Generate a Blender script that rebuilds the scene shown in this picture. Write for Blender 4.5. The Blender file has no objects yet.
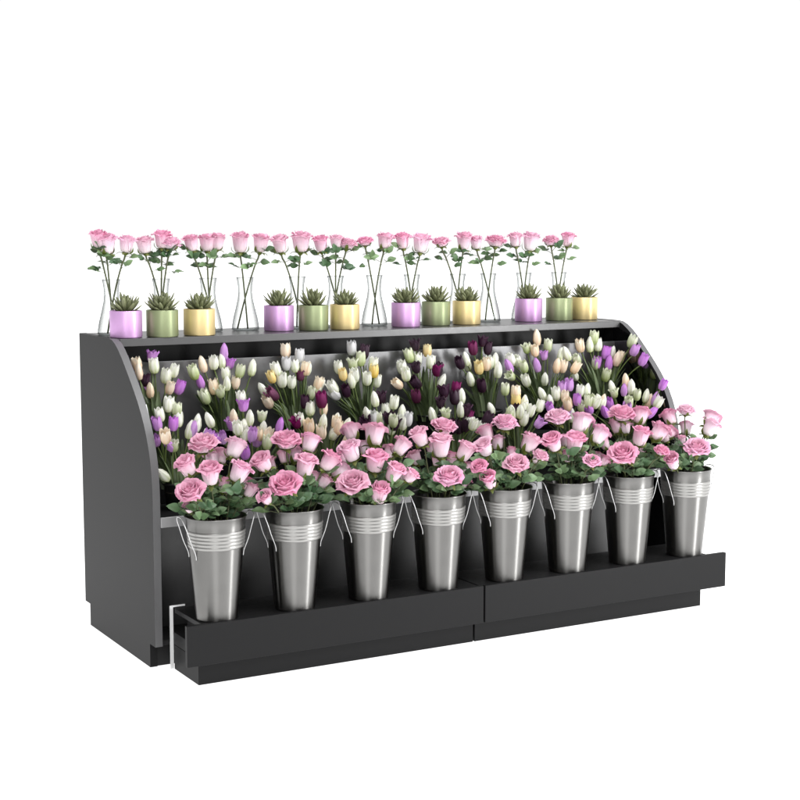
import bpy, math, random
from mathutils import Vector, Matrix
random.seed(11)
sc = bpy.context.scene
COL = sc.collection
W, D, H, TH = 2.261, .768, 1.10, .026
R = math.radians

# ------------------------------------------------------------------ helpers
class MB:
    """collects faces, with a 'grad' float and a smooth flag, and links them as one mesh object"""
    def __init__(s): s.v = []; s.f = []; s.g = []; s.sm = []; s.t = []
    def add(s, vs, fs, g=None, smooth=True, t=0.0):
        o = len(s.v); s.v += [tuple(p) for p in vs]
        s.g += (list(g) if g is not None else [0.0] * len(vs)); s.t += list(t) if isinstance(t, list) else [t] * len(vs)
        for f in fs: s.f.append([i + o for i in f]); s.sm.append(smooth)
    def box(s, a, b):
        x0, y0, z0 = a; x1, y1, z1 = b
        s.add([(x0,y0,z0),(x1,y0,z0),(x1,y1,z0),(x0,y1,z0),(x0,y0,z1),(x1,y0,z1),(x1,y1,z1),(x0,y1,z1)],
              [(0,3,2,1),(4,5,6,7),(0,1,5,4),(1,2,6,5),(2,3,7,6),(3,0,4,7)], smooth=False)
    def lathe(s, prof, n=40, c=(0,0,0), closed=False):
        vs = []; m = len(prof)
        for k in range(n):
            a = 2 * math.pi * k / n
            for r, z in prof: vs.append((c[0] + r * math.cos(a), c[1] + r * math.sin(a), c[2] + z))
        fs = []
        for k in range(n):
            k2 = (k + 1) % n
            for i in range(m if closed else m - 1):
                j = (i + 1) % m
                fs.append((k*m+i, k2*m+i, k2*m+j, k*m+j))
        s.add(vs, fs)
    def tube(s, pts, r, n=6, g=None):
        pts = [Vector(p) for p in pts]; vs = []; gs = []
        up = None
        for i, p in enumerate(pts):
            d = (pts[min(i+1, len(pts)-1)] - pts[max(i-1, 0)]).normalized()
            if up is None: up = d.orthogonal().normalized()
            up = (up - d * up.dot(d)).normalized(); sd = d.cross(up)
            rr = r[i] if isinstance(r, (list, tuple)) else r
            for k in range(n):
                a = 2 * math.pi * k / n
                vs.append(p + up * (math.cos(a) * rr) + sd * (math.sin(a) * rr)); gs.append(i / (len(pts) - 1))
        fs = [(i*n+k, i*n+(k+1)%n, (i+1)*n+(k+1)%n, (i+1)*n+k) for i in range(len(pts)-1) for k in range(n)]
        fs += [tuple(range(n))[::-1], tuple(range((len(pts)-1)*n, len(pts)*n))]
        s.add(vs, fs, gs)
    def grid(s, fn, nu, nv, t=0.0):
        vs = []; gs = []; ts = []
        for j in range(nv + 1):
            for i in range(nu + 1):
                vs.append(fn(-1 + 2 * i / nu, j / nv)); gs.append(j / nv); ts.append(t(-1 + 2 * i / nu, j / nv) if callable(t) else t)
        n = nu + 1
        s.add(vs, [(j*n+i, j*n+i+1, (j+1)*n+i+1, (j+1)*n+i) for j in range(nv) for i in range(nu)], gs, t=ts)
    def mesh(s, name, mat):
        me = bpy.data.meshes.new(name); me.from_pydata(s.v, [], s.f)
        me.polygons.foreach_set('use_smooth', s.sm)
        a = me.attributes.new('grad', 'FLOAT', 'POINT'); a.data.foreach_set('value', s.g)
        a = me.attributes.new('tone', 'FLOAT', 'POINT'); a.data.foreach_set('value', s.t)
        me.materials.append(mat); me.update()
        return me
    def build(s, name, mat, parent=None, bevel=0):
        o = bpy.data.objects.new(name, s.mesh(name, mat)); COL.objects.link(o); o.parent = parent
        if bevel:
            m = o.modifiers.new('bevel', 'BEVEL'); m.width = bevel; m.segments = 2; m.limit_method = 'ANGLE'
            o.data.polygons.foreach_set('use_smooth', [True] * len(o.data.polygons))
            w = o.modifiers.new('wn', 'WEIGHTED_NORMAL'); w.keep_sharp = True
        return o

def thing(name, label, cat, loc=(0,0,0), group=None):
    o = bpy.data.objects.new(name, None); COL.objects.link(o); o.location = loc
    o.empty_display_size = .05
    o['label'] = label; o['category'] = cat
    if group: o['group'] = group
    return o
def inst(name, me, parent, loc=(0,0,0), mat3=None, scale=(1,1,1)):
    o = bpy.data.objects.new(name, me); COL.objects.link(o); o.parent = parent
    m = Matrix.Translation(loc)
    if mat3 is not None: m = m @ mat3.to_4x4()
    o.matrix_basis = m @ Matrix.Diagonal((*scale, 1))
    return o
def copy_thing(root, loc, label):
    r = root.copy(); COL.objects.link(r); r.location = loc; r['label'] = label
    for ch in list(root.children):
        c = ch.copy(); COL.objects.link(c); c.parent = r
        for g in ch.children:
            d = g.copy(); COL.objects.link(d); d.parent = c
    return r

# ------------------------------------------------------------------ materials
def mat(name, col, rough=.5, metal=0, spec=.5, noise=0, nscale=30, bump=0, **kw):
    m = bpy.data.materials.new(name); m.use_nodes = True
    nt = m.node_tree; b = nt.nodes['Principled BSDF']
    b.inputs['Base Color'].default_value = (*col, 1); b.inputs['Roughness'].default_value = rough
    b.inputs['Metallic'].default_value = metal; b.inputs['Specular IOR Level'].default_value = spec
    for k, v in kw.items(): b.inputs[k.replace('_', ' ')].default_value = v
    if noise or bump:
        tc = nt.nodes.new('ShaderNodeTexCoord'); n = nt.nodes.new('ShaderNodeTexNoise')
        n.inputs['Scale'].default_value = nscale; n.inputs['Detail'].default_value = 5
        nt.links.new(tc.outputs['Object'], n.inputs['Vector'])
        if noise:
            mr = nt.nodes.new('ShaderNodeMapRange'); mr.inputs['To Min'].default_value = 1 - noise; mr.inputs['To Max'].default_value = 1 + noise
            nt.links.new(n.outputs['Fac'], mr.inputs['Value'])
            hv = nt.nodes.new('ShaderNodeHueSaturation'); hv.inputs['Color'].default_value = (*col, 1)
            nt.links.new(mr.outputs['Result'], hv.inputs['Value']); nt.links.new(hv.outputs['Color'], b.inputs['Base Color'])
            mr2 = nt.nodes.new('ShaderNodeMapRange'); mr2.inputs['To Min'].default_value = rough * .85; mr2.inputs['To Max'].default_value = min(1, rough * 1.2)
            nt.links.new(n.outputs['Fac'], mr2.inputs['Value']); nt.links.new(mr2.outputs['Result'], b.inputs['Roughness'])
        if bump:
            bp = nt.nodes.new('ShaderNodeBump'); bp.inputs['Strength'].default_value = bump; bp.inputs['Distance'].default_value = .002
            nt.links.new(n.outputs['Fac'], bp.inputs['Height']); nt.links.new(bp.outputs['Normal'], b.inputs['Normal'])
    return m
def petal_mat(name, stops, rough=.55, var=.08, inner=None, vein=.12):
    """colour runs along each petal (base to tip), varies a little from flower to flower"""
    m = bpy.data.materials.new(name); m.use_nodes = True
    nt = m.node_tree; N = nt.nodes; L = nt.links; b = N['Principled BSDF']
    at = N.new('ShaderNodeAttribute'); at.attribute_name = 'grad'
    rp = N.new('ShaderNodeValToRGB'); e = rp.color_ramp.elements
    while len(e) < len(stops): e.new(.5)
    for k, (p, c) in enumerate(stops): e[k].position = p; e[k].color = (*c, 1)
    L.new(at.outputs['Fac'], rp.inputs['Fac']); out = rp.outputs['Color']
    if inner:
        t = N.new('ShaderNodeAttribute'); t.attribute_name = 'tone'
        mx = N.new('ShaderNodeMix'); mx.data_type = 'RGBA'; mx.inputs['B'].default_value = (*inner, 1)
        L.new(t.outputs['Fac'], mx.inputs['Factor']); L.new(out, mx.inputs['A']); out = mx.outputs['Result']
    tc = N.new('ShaderNodeTexCoord'); n = N.new('ShaderNodeTexNoise'); n.inputs['Scale'].default_value = 7; n.inputs['Detail'].default_value = 4
    mp = N.new('ShaderNodeMapping'); mp.inputs['Scale'].default_value = (2.2,2.2,.5); L.new(tc.outputs['Object'], mp.inputs['Vector']); L.new(mp.outputs[0], n.inputs['Vector'])
    oi = N.new('ShaderNodeObjectInfo')
    m1 = N.new('ShaderNodeMapRange'); m1.inputs['To Min'].default_value = 1 - vein; m1.inputs['To Max'].default_value = 1 + vein
    L.new(n.outputs['Fac'], m1.inputs['Value'])
    m2 = N.new('ShaderNodeMapRange'); m2.inputs['To Min'].default_value = 1 - var * 2.2; m2.inputs['To Max'].default_value = 1 + var * 2.2
    L.new(oi.outputs['Random'], m2.inputs['Value'])
    hv = N.new('ShaderNodeHueSaturation'); L.new(out, hv.inputs['Color'])
    L.new(m1.outputs['Result'], hv.inputs['Value']); L.new(m2.outputs['Result'], hv.inputs['Saturation'])
    L.new(hv.outputs['Color'], b.inputs['Base Color'])
    b.inputs['Roughness'].default_value = rough; b.inputs['Specular IOR Level'].default_value = .3
    tr = N.new('ShaderNodeBsdfTranslucent'); L.new(hv.outputs['Color'], tr.inputs['Color'])
    ms = N.new('ShaderNodeMixShader'); ms.inputs['Fac'].default_value = .22
    L.new(b.outputs[0], ms.inputs[1]); L.new(tr.outputs[0], ms.inputs[2]); L.new(ms.outputs[0], N['Material Output'].inputs['Surface'])
    return m
LAM = mat('graphite_laminate', (.0125,.0125,.013), .46, spec=.12)
LAMD = mat('dark_graphite_laminate', (.013,.013,.0135), .5, spec=.25, noise=.05, nscale=60)
EDGE = mat('lit_edge_grey', (.135,.135,.138), .42, noise=.03, nscale=90)  # lightened grey carries the overhead light on the curved panel edges
STEELP = mat('satin_steel_panel', (.19,.19,.194), .32, metal=.7, noise=.06, nscale=8)
MIRR = mat('dark_mirror_liner', (.22,.22,.23), .06, metal=1.0, noise=.03, nscale=5)
def aniso(m, amount=.85, rot=.25):
    nt = m.node_tree; b = nt.nodes['Principled BSDF']; t = nt.nodes.new('ShaderNodeTangent'); t.direction_type = 'RADIAL'; t.axis = 'Z'
    b.inputs['Anisotropic'].default_value = amount; b.inputs['Anisotropic Rotation'].default_value = rot
    nt.links.new(t.outputs[0], b.inputs['Tangent']); return m
TOPM = mat('lightened_laminate', (.05,.05,.051), .32, spec=.75, noise=.05, nscale=60, bump=.04)  # laminate copy lightened for the sheen on top and the dim recess
BLACK = mat('black_recess', (.008,.008,.0085), .4, spec=.15, noise=.1, nscale=20)
ALU = mat('pale_aluminium_rail', (.42,.42,.425), .35, metal=.35, noise=.03, nscale=60)
WHITEP = mat('gap_floor_white', (.92,.92,.92), .4, noise=.01)
BLKP = mat('black_plastic_pot', (.014,.014,.014), .35, noise=.1, nscale=40)
BUCK = aniso(mat('brushed_steel', (.225,.222,.215), .37, metal=1.0, noise=.03, nscale=18), .97)
BAND = mat('pale_ribbed_steel', (.33,.326,.315), .34, metal=.8, noise=.03, nscale=18)
WIRE = mat('galvanised_wire', (.58,.58,.58), .3, metal=.8)
SOIL = mat('potting_soil', (.03,.022,.015), .95, noise=.5, nscale=120, bump=.8)
def leaf_mat(name, a, b_):
    m = mat(name, a, .45, noise=.3, nscale=18)
    nt = m.node_tree; N = nt.nodes; L = nt.links; hv = [n for n in N if n.type == 'HUE_SAT'][0]
    mx = N.new('ShaderNodeMix'); mx.data_type = 'RGBA'; mx.inputs['A'].default_value = (*a, 1); mx.inputs['B'].default_value = (*b_, 1)
    at = N.new('ShaderNodeAttribute'); at.attribute_name = 'tone'; L.new(at.outputs['Fac'], mx.inputs['Factor'])
    L.new(mx.outputs['Result'], hv.inputs['Color'])
    return m
LEAF = leaf_mat('rose_leaf', (.052,.112,.05), (.18,.28,.13))
TLEAF = leaf_mat('tulip_leaf', (.06,.085,.035), (.15,.20,.10))
CAL = mat('calyx_green', (.11,.14,.022), .5, noise=.3, nscale=60)
STEM = mat('rose_stem', (.085,.10,.04), .5, noise=.3, nscale=40)
TSTEM = mat('tulip_stem', (.12,.17,.045), .45, noise=.25, nscale=40)
SUCC = leaf_mat('succulent_leaf', (.115,.13,.058), (.22,.24,.125))
rb = [(0,(.74,.70,.50)), (.14,(.90,.78,.80)), (.5,(.87,.65,.75)), (.84,(.84,.50,.64)), (1,(.80,.41,.56))]
rp_ = [(0,(.76,.72,.56)), (.14,(.92,.86,.87)), (.6,(.89,.71,.81)), (.88,(.87,.57,.71)), (1,(.83,.47,.64))]
ROSE = petal_mat('pink_rose_petal', rb, inner=(.86,.48,.63)); ROSEP = petal_mat('pale_pink_rose_petal', rp_, inner=(.87,.55,.67))
TM = {'W': petal_mat('white_tulip_petal', [(0,(.40,.50,.15)), (.2,(.78,.82,.56)), (.45,(.93,.94,.85)), (1,(.96,.96,.92))], inner=(.48,.58,.24)),
      'G': petal_mat('green_white_tulip_petal', [(0,(.24,.34,.10)), (.4,(.50,.56,.28)), (.8,(.78,.82,.62)), (1,(.88,.90,.76))], inner=(.34,.46,.16)),
      'P': petal_mat('cream_tulip_petal', [(0,(.60,.52,.28)), (.4,(.90,.76,.56)), (1,(.95,.88,.74))], inner=(.86,.56,.40)),
      'Y': petal_mat('yellow_tulip_petal', [(0,(.50,.44,.12)), (.4,(.90,.72,.28)), (1,(.93,.82,.48))], inner=(.80,.52,.14)),
      'L': petal_mat('lilac_tulip_petal', [(0,(.60,.50,.56)), (.3,(.68,.38,.74)), (1,(.60,.26,.70))], inner=(.46,.18,.60)),
      'M': petal_mat('magenta_tulip_petal', [(0,(.12,.02,.05)), (.5,(.12,.018,.065)), (1,(.24,.04,.14))]),
      'D': petal_mat('near_black_tulip_petal', [(0,(.05,.02,.03)), (.5,(.035,.014,.03)), (1,(.06,.025,.05))], rough=.4),
      'S': petal_mat('silver_white_tulip_petal', [(0,(.40,.44,.36)), (.4,(.66,.66,.66)), (1,(.76,.76,.77))])}
TN = {'W':'white', 'G':'greenish white', 'P':'cream', 'Y':'yellow', 'L':'lilac', 'M':'magenta', 'D':'near black', 'S':'silvery white'}
def pot_mat(name, c): return aniso(mat(name, c, .46, metal=.5, noise=.02, nscale=10))
POTS = [('lilac', pot_mat('lilac_lacquer', (.74,.44,.78))), ('sage green', pot_mat('sage_lacquer', (.33,.38,.21))), ('gold', pot_mat('gold_lacquer', (.84,.67,.33)))]
gl = bpy.data.materials.new('clear_thin_glass'); gl.use_nodes = True
N = gl.node_tree.nodes; L = gl.node_tree.links; N.remove(N['Principled BSDF'])
tr = N.new('ShaderNodeBsdfTransparent'); tr.inputs['Color'].default_value = (.985,.99,.987,1)
gs = N.new('ShaderNodeBsdfGlossy'); gs.inputs['Roughness'].default_value = .03; gs.inputs['Color'].default_value = (.27,.29,.29,1)
lw = N.new('ShaderNodeLayerWeight'); lw.inputs['Blend'].default_value = .5
pw = N.new('ShaderNodeMath'); pw.operation = 'POWER'; pw.inputs[1].default_value = 1.7; L.new(lw.outputs['Facing'], pw.inputs[0])
fr = N.new('ShaderNodeMath'); fr.operation = 'MULTIPLY_ADD'; fr.inputs[1].default_value = .72; fr.inputs[2].default_value = .015; L.new(pw.outputs[0], fr.inputs[0])
ms = N.new('ShaderNodeMixShader'); L.new(fr.outputs[0], ms.inputs[0]); L.new(tr.outputs[0], ms.inputs[1]); L.new(gs.outputs[0], ms.inputs[2])
L.new(ms.outputs[0], N['Material Output'].inputs['Surface'])

# ------------------------------------------------------------------ ground (white, with added glow that washes out floor shadows) and world
gm = bpy.data.materials.new('glowing_white_ground'); gm.use_nodes = True
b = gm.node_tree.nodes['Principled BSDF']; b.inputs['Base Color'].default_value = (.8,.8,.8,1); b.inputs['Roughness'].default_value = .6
b.inputs['Emission Color'].default_value = (1,1,1,1); b.inputs['Emission Strength'].default_value = 1.0  # added emission keeps the floor white and hides contact shadows
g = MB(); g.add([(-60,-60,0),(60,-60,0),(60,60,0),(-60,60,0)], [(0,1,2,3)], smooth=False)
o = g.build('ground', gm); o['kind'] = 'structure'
wd = bpy.data.worlds.new('World'); sc.world = wd; wd.use_nodes = True
N = wd.node_tree.nodes; L = wd.node_tree.links; bg = N['Background']
tc = N.new('ShaderNodeTexCoord')
dt = N.new('ShaderNodeVectorMath'); dt.operation = 'DOT_PRODUCT'; dt.inputs[1].default_value = (.50,.866,0)
L.new(tc.outputs['Generated'], dt.inputs[0])
rp = N.new('ShaderNodeValToRGB'); e = rp.color_ramp.elements
mr = N.new('ShaderNodeMapRange'); mr.inputs['From Min'].default_value = -1; mr.inputs['From Max'].default_value = 1
L.new(dt.outputs['Value'], mr.inputs['Value']); L.new(mr.outputs['Result'], rp.inputs['Fac'])
e[0].position = .0; e[0].color = (.30,.30,.30,1)
e[1].position = .885; e[1].color = (1.02,1.02,1.02,1)
for p_, v_ in ((.45,.30), (.72,.48)):
    x_ = e.new(p_); x_.color = (v_,v_,v_,1)
d2 = N.new('ShaderNodeVectorMath'); d2.operation = 'DOT_PRODUCT'; d2.inputs[1].default_value = (.88,-.47,.05)
L.new(tc.outputs['Generated'], d2.inputs[0])
m2 = N.new('ShaderNodeMapRange'); m2.interpolation_type = 'SMOOTHSTEP'; m2.inputs['From Min'].default_value = .55; m2.inputs['From Max'].default_value = .98; m2.inputs['To Max'].default_value = .9
L.new(d2.outputs['Value'], m2.inputs['Value'])
ad = N.new('ShaderNodeMix'); ad.data_type = 'RGBA'; ad.blend_type = 'ADD'; ad.inputs['Factor'].default_value = 1
L.new(rp.outputs['Color'], ad.inputs['A']); L.new(m2.outputs['Result'], ad.inputs['B'])
L.new(ad.outputs['Result'], bg.inputs['Color']); bg.inputs['Strength'].default_value = 1.0

def area(name, loc, tgt, sx, sy, power):
    l = bpy.data.lights.new(name, 'AREA'); l.shape = 'RECTANGLE'; l.size = sx; l.size_y = sy; l.energy = power
    o = bpy.data.objects.new(name, l); COL.objects.link(o); o.location = loc
    o.rotation_euler = (Vector(tgt) - Vector(loc)).to_track_quat('-Z', 'Y').to_euler()
area('overhead_softbox', (1.2, -1.0, 4.2), (1.15, .2, .6), 3.2, 1.6, 125)
area('right_strip_softbox', (3.9, -3.5, 1.5), (1.3, 0, .4), .75, 3.0, 130)
area('front_softbox', (-2.6, -5.6, 3.4), (1.1, 0, .6), 2.4, 1.6, 95)

# ------------------------------------------------------------------ cabinet
cab = thing('display_cabinet', 'graphite grey florist display cabinet with curved side panels and open stepped front', 'display cabinet')
curve = [(.43,H),(.40,1.097),(.37,1.086),(.335,1.066),(.30,1.040),(.26,1.006),(.22,.971),(.18,.934),(.145,.899),(.115,.864),(.09,.829),(.068,.792),(.050,.753),(.036,.712),(.027,.67),(.022,.63),(.02,.59)]
T0 = .082
prof = [(D,H)] + curve + [(.02,T0),(.072,T0),(.072,0),(D-.055,0),(D-.055,T0),(D,T0)]
def side(x0, name):
    m = MB(); n = len(prof)
    m.add([(x0,y,z) for y,z in prof] + [(x0+TH,y,z) for y,z in prof],
          [tuple(range(n)), tuple(range(n,2*n))[::-1]] + [((i+1)%n, i, n+i, n+(i+1)%n) for i in range(n) if not (1 <= i <= len(curve))], smooth=False)
    sp = m.build('side_panel', LAM, cab)
    # curved strip closes the front edge; its lighter grey is painted light
    e = MB(); pr = curve + [(.02,T0)]
    vs = []; k = len(pr)
    for (y,z) in pr: vs += [(x0,y,z),(x0+TH,y,z)]
    e.add(vs, [(2*i, 2*i+2, 2*i+3, 2*i+1) for i in range(k-1)])
    e.build('lit_edge', EDGE, sp)
    return sp
side(0, 'l'); side(W-TH, 'r')
def part(name, a, b_, m, par=cab, bevel=.0015):
    q = MB(); q.box(a, b_); return q.build(name, m, par, bevel)
I0, I1 = TH + .0005, W - TH - .0005
part('top_panel', (I0,.39,H-.028), (I1,D-.001,H-.001), TOPM)
part('back_panel', (I0,D-.03,.085), (I1,D-.004,H-.03), BLACK)
part('upper_recess_panel', (I0,.50,.95), (I1,.515,H-.0285), BLACK)
q = MB()   # reclined satin steel panel behind the upper flowers
y0,z0,y1,z1 = .445,.66,.415,1.012
q.add([(I0,y0,z0),(I1,y0,z0),(I1,y1,z1),(I0,y1,z1),(I0,y0+.014,z0),(I1,y0+.014,z0),(I1,y1+.014,z1),(I0,y1+.014,z1)],
      [(0,1,2,3),(5,4,7,6),(3,2,6,7),(0,4,5,1),(0,3,7,4),(1,5,6,2)], smooth=False)
q.build('reclined_back_panel', STEELP, cab, .002)
part('upper_shelf', (I0,.26,.648), (I1,.444,.668), LAMD)
part('riser_panel', (I0,.262,.525), (I1,.28,.647), BLACK)
part('lower_shelf', (I0,.024,.498), (I1,.30,.523), LAM)
part('shelf_edge_rail', (I0,.016,.489), (I1,.0235,.5235), ALU)
part('inner_front_panel', (I0,.20,.09), (I1,.215,.497), TOPM)  # lighter laminate makes up for the little light reaching this recess
for xa in (I0, W-TH-.006):
    q = MB(); pts = [(.43,1.07),(.40,1.07),(.32,1.045),(.24,.978),(.15,.892),(.09,.80),(.055,.72),(.045,.66),(.045,.55),(.26,.55),(.262,.67),(.43,.67)]
    n = len(pts); xb = xa + .0055
    q.add([(xa,y,z) for y,z in pts] + [(xb,y,z) for y,z in pts], [tuple(range(n)), tuple(range(n,2*n))[::-1]] + [((i+1)%n, i, n+i, n+(i+1)%n) for i in range(n)], smooth=False)
    q.build('mirror_liner', MIRR, cab)
part('plinth', (TH,.076,0), (W-TH,.095,T0), LAMD)
part('plinth', (TH,D-.075,0), (W-TH,D-.06,T0), LAMD)
part('bottom_panel', (I0,.03,T0+.001), (I1,D-.04,T0+.018), LAMD)
rl = MB(); rl.box((.053,.018,0), (.0645,.022,.219)); rl.box((.0645,.018,.2135), (.108,.022,.219))  # added white strip stands in for bright floor seen through the gap
rl.build('gap_white_strip', WHITEP, cab)

# ------------------------------------------------------------------ pull-out drawers
GY = -.271
def drawer(x0, x1, ins0, ins1, label):
    t = thing('pull_out_drawer', label, 'drawer', (x0, GY, 0), 'pull out drawers in front of the cabinet')
    w = x1 - x0
    part('front_panel', (.0,0,.0855), (w,.018,.2205), LAM, t)
    part('platform', (ins0,.0185,.197), (w-ins1,.275,.213), LAMD, t)
    part('plinth', (ins0,.0695,0), (w-ins1,.286,.0850), LAM, t)
    part('hollow_shade_block', (ins0+.03,.019,.0855), (w-ins1-(.03 if ins1 > .01 else 0),.24,.1965), BLACK, t)  # black block puts the shade of the hollow under the platform into colour
    part('side_rim', (ins0,.0190,.0860), (ins0+.028,.286,.128), LAMD, t)
    return t
drawer(0, W/2-.0035, .065, .0, 'left one of two dark grey pull out drawers, holding four steel buckets')
drawer(W/2+.0035, W, .0, .065, 'right one of two dark grey pull out drawers, holding four steel buckets')

ORD = ['first','second','third','fourth','fifth','sixth','seventh','eighth','ninth','tenth','eleventh','twelfth','thirteenth','fourteenth','fifteenth','sixteenth']
# ------------------------------------------------------------------ steel buckets
A, P, YB, ZF, HB, RT, RB = .1404, .2829, -.172, .2145, .342, .0990, .0685
YB = -.1835
def rad(z): return RB + (RT - RB) * z / HB
bk = thing('flower_bucket', '', 'bucket', (A,YB,ZF), 'tapered steel buckets on the drawers')
q = MB()
pr = [(0,.004),(RB-.006,.004),(RB-.001,.0),(RB+.001,.004)] + [(rad(z),z) for z in [HB*k/10 for k in range(1,10)]] + [(RT-.0005,HB-.004),(RT+.0022,HB-.0035),(RT+.0028,HB-.0015),(RT+.0015,HB),(RT-.001,HB-.001),(RT-.0025,HB-.006)] + [(rad(z)-.0025,z) for z in (HB*.8,HB*.5,HB*.2,.012)] + [(0,.012)]
q.lathe(pr, 64); q.build('bucket_body', BUCK, bk)
q = MB(); zz = [HB*.70 + HB*.17*k/50 for k in range(51)]
q.lathe([(rad(z) + .0006 + .0022*abs(math.sin(math.pi*5*k/50))**.7, z) for k, z in enumerate(zz)], 64); q.build('ribbed_band', BAND, bk)
for s in (-1, 1):
    q = MB(); half = []
    rr = lambda z, e: rad(z) + e
    for (az, rd_, z) in ((21,rr(HB*.60,.001),HB*.60),(21,rr(HB*.66,.002),HB*.655),(19,RT+.006,HB*.76),(16,RT+.018,HB*.88),(13,RT+.027,HB*.965),(9,RT+.028,HB*1.0),(4,RT+.027,HB*1.008)):
        half.append((az, rd_, z))
    ctrl = [Vector((s*r_*math.cos(R(a_)), r_*math.sin(R(a_)), z_)) for a_, r_, z_ in half] + [Vector((s*r_*math.cos(R(a_)), -r_*math.sin(R(a_)), z_)) for a_, r_, z_ in half[::-1]]
    pts = []
    for i in range(len(ctrl)-1):
        p0, p1, p2, p3 = ctrl[max(i-1,0)], ctrl[i], ctrl[i+1], ctrl[min(i+2,len(ctrl)-1)]
        for k in range(4):
            u = k/4; pts.append(.5*((2*p1)+(p2-p0)*u+(2*p0-5*p1+4*p2-p3)*u*u+(3*p1-p0-3*p2+p3)*u**3))
    pts.append(ctrl[-1])
    q.tube(pts, .0018, 6)
    q.build('wire_handle', WIRE, bk)
buckets = [bk]
for i in range(8):
    lb = 'tapered steel bucket with ribbed band and wire handles, %s from the left' % ORD[i]
    if i == 0: bk['label'] = lb
    else:
        c_ = copy_thing(bk, (A + P*i, YB, ZF), lb)
        buckets.append(c_)

# ------------------------------------------------------------------ black tulip pots
pt = thing('tulip_pot', '', 'pot', (0,0,0), 'black tulip pots on the cabinet shelves')
q = MB(); q.lathe([(0,.0),(.040,.0),(.052,.088),(.056,.088),(.056,.095),(.052,.095),(.046,.05),(0,.05)], 32); q.build('pot_body', BLKP, pt)
q = MB(); q.lathe([(0,.078),(.025,.080),(.0485,.077),(.049,.06),(0,.06)], 20); q.build('soil', SOIL, pt)
first = True
UY, LY, UZ, LZ = .355, .145, .6685, .5235
for row, (yy, zz_) in enumerate(((UY,UZ),(LY,LZ))):
    for i in range(8):
        lb = 'black tulip pot on the %s shelf, %s from the left' % (('upper','lower')[row], ORD[i])
        loc = (A + P*i - (.012 if i == 7 else 0), yy, zz_)
        if first: pt.location = loc; pt['label'] = lb; first = False
        else: copy_thing(pt, loc, lb)

# ------------------------------------------------------------------ flower meshes
def petal(m, phi, wid, prof_, wprof, curl=.0, tone=0, nu=6, nv=7, tip=0, seed=0, droop=0, rag=0):
    """prof_: (t, r, z) points; wprof: (t, half-angle factor)"""
    rnd = random.Random(seed)
    a1, a2, a3 = rnd.uniform(0,6.3), rnd.uniform(.8,1.2), rnd.uniform(-.12,.12)
    def ip(tab, t):
        for k in range(len(tab)-1):
            if t <= tab[k+1][0]:
                u = (t-tab[k][0])/(tab[k+1][0]-tab[k][0]); u2 = u*u*(3-2*u)*.5+u*.5
                return [x+(y-x)*u2 for x, y in zip(tab[k][1:], tab[k+1][1:])]
        return tab[-1][1:]
    def fn(u, t):
        r, z = ip(prof_, t); w = ip(wprof, t)[0]
        r *= 1 + curl*u*u*t*t*.9 + .05*math.sin(u*3.5+a1)*t
        z += -droop*u*u*t*t + tip*(1-u*u)*t*t*t + .018*math.sin(u*6+a1*2)*t*t
        if rag: z += rag*math.sin(u*9+a1)*t**4; r *= 1+rag*.8*math.sin(u*7+a1*1.7)*t**3
        a = phi + u*wid*w + a3*t
        return (r*math.cos(a), r*math.sin(a), z)
    m.grid(fn, nu, nv, tone)
GA = 2.39996
def rose_cup(seed, small=False):
    m = MB(); rnd = random.Random(seed); k = 0
    H_ = 1.12 if small else 1.0
    WP = [(0,.35),(.3,.8),(.75,1.0),(.93,.92),(1,.74)]
    for (n, r0, rtop, ztop, flare, wid, tone) in ((3,.05,.07,.88,0,1.4,.9),(4,.10,.15,.94,.01,1.2,.7),(5,.17,.235,.96,.03,1.0,.45),(5,.23,.30,.96,.07,.92,.12),(4,.28,.34,.90,.14,1.05,0)):
        for i in range(n):
            phi = k*GA + rnd.uniform(-.2,.2); k += 1
            zt = ztop*H_ + rnd.uniform(-.04,.03); f = flare*rnd.uniform(.7,1.3)
            if small: f *= .5
            pf = [(0,.05,.0),(.18,.6*r0+.09,.07),(.5,r0+.03,.40),(.78,rtop*.98,zt-.20),(.92,rtop+f*.45,zt-.03),(1,rtop+f,zt-.03-f*.55)]
            petal(m, phi, wid, pf, WP, curl=.05 if f < .05 else .10, tone=tone, tip=.05 if f < .05 else .0, droop=.10 if f > .04 else .05, seed=seed*97+k)
    return m
def rose_open(seed):
    m = MB(); rnd = random.Random(seed); k = 0
    WP = [(0,.35),(.3,.8),(.75,1.0),(.93,.92),(1,.76)]
    for (n, r0, rtop, ztop, flare, wid, tone) in ((3,.05,.06,.50,0,1.5,1),(4,.09,.11,.55,.005,1.2,.85),(5,.14,.18,.58,.02,1.0,.6),(6,.20,.26,.57,.04,.80,.4),(6,.25,.33,.52,.07,.75,.2),(6,.29,.38,.44,.10,.70,.05),(5,.28,.40,.34,.12,.75,0)):
        for i in range(n):
            phi = k*GA + rnd.uniform(-.2,.2); k += 1
            zt = ztop + rnd.uniform(-.035,.03); f = flare*rnd.uniform(.7,1.35)
            pf = [(0,.05,.0),(.22,.7*r0+.08,.05),(.55,r0+.04,zt*.45),(.8,rtop,zt*.82),(.93,rtop+f*.5,zt),(1,rtop+f,zt-f*.35)]
            petal(m, phi, wid, pf, WP, curl=.08, tone=tone, droop=.08, seed=seed*91+k, rag=.015)
    return m
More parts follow.
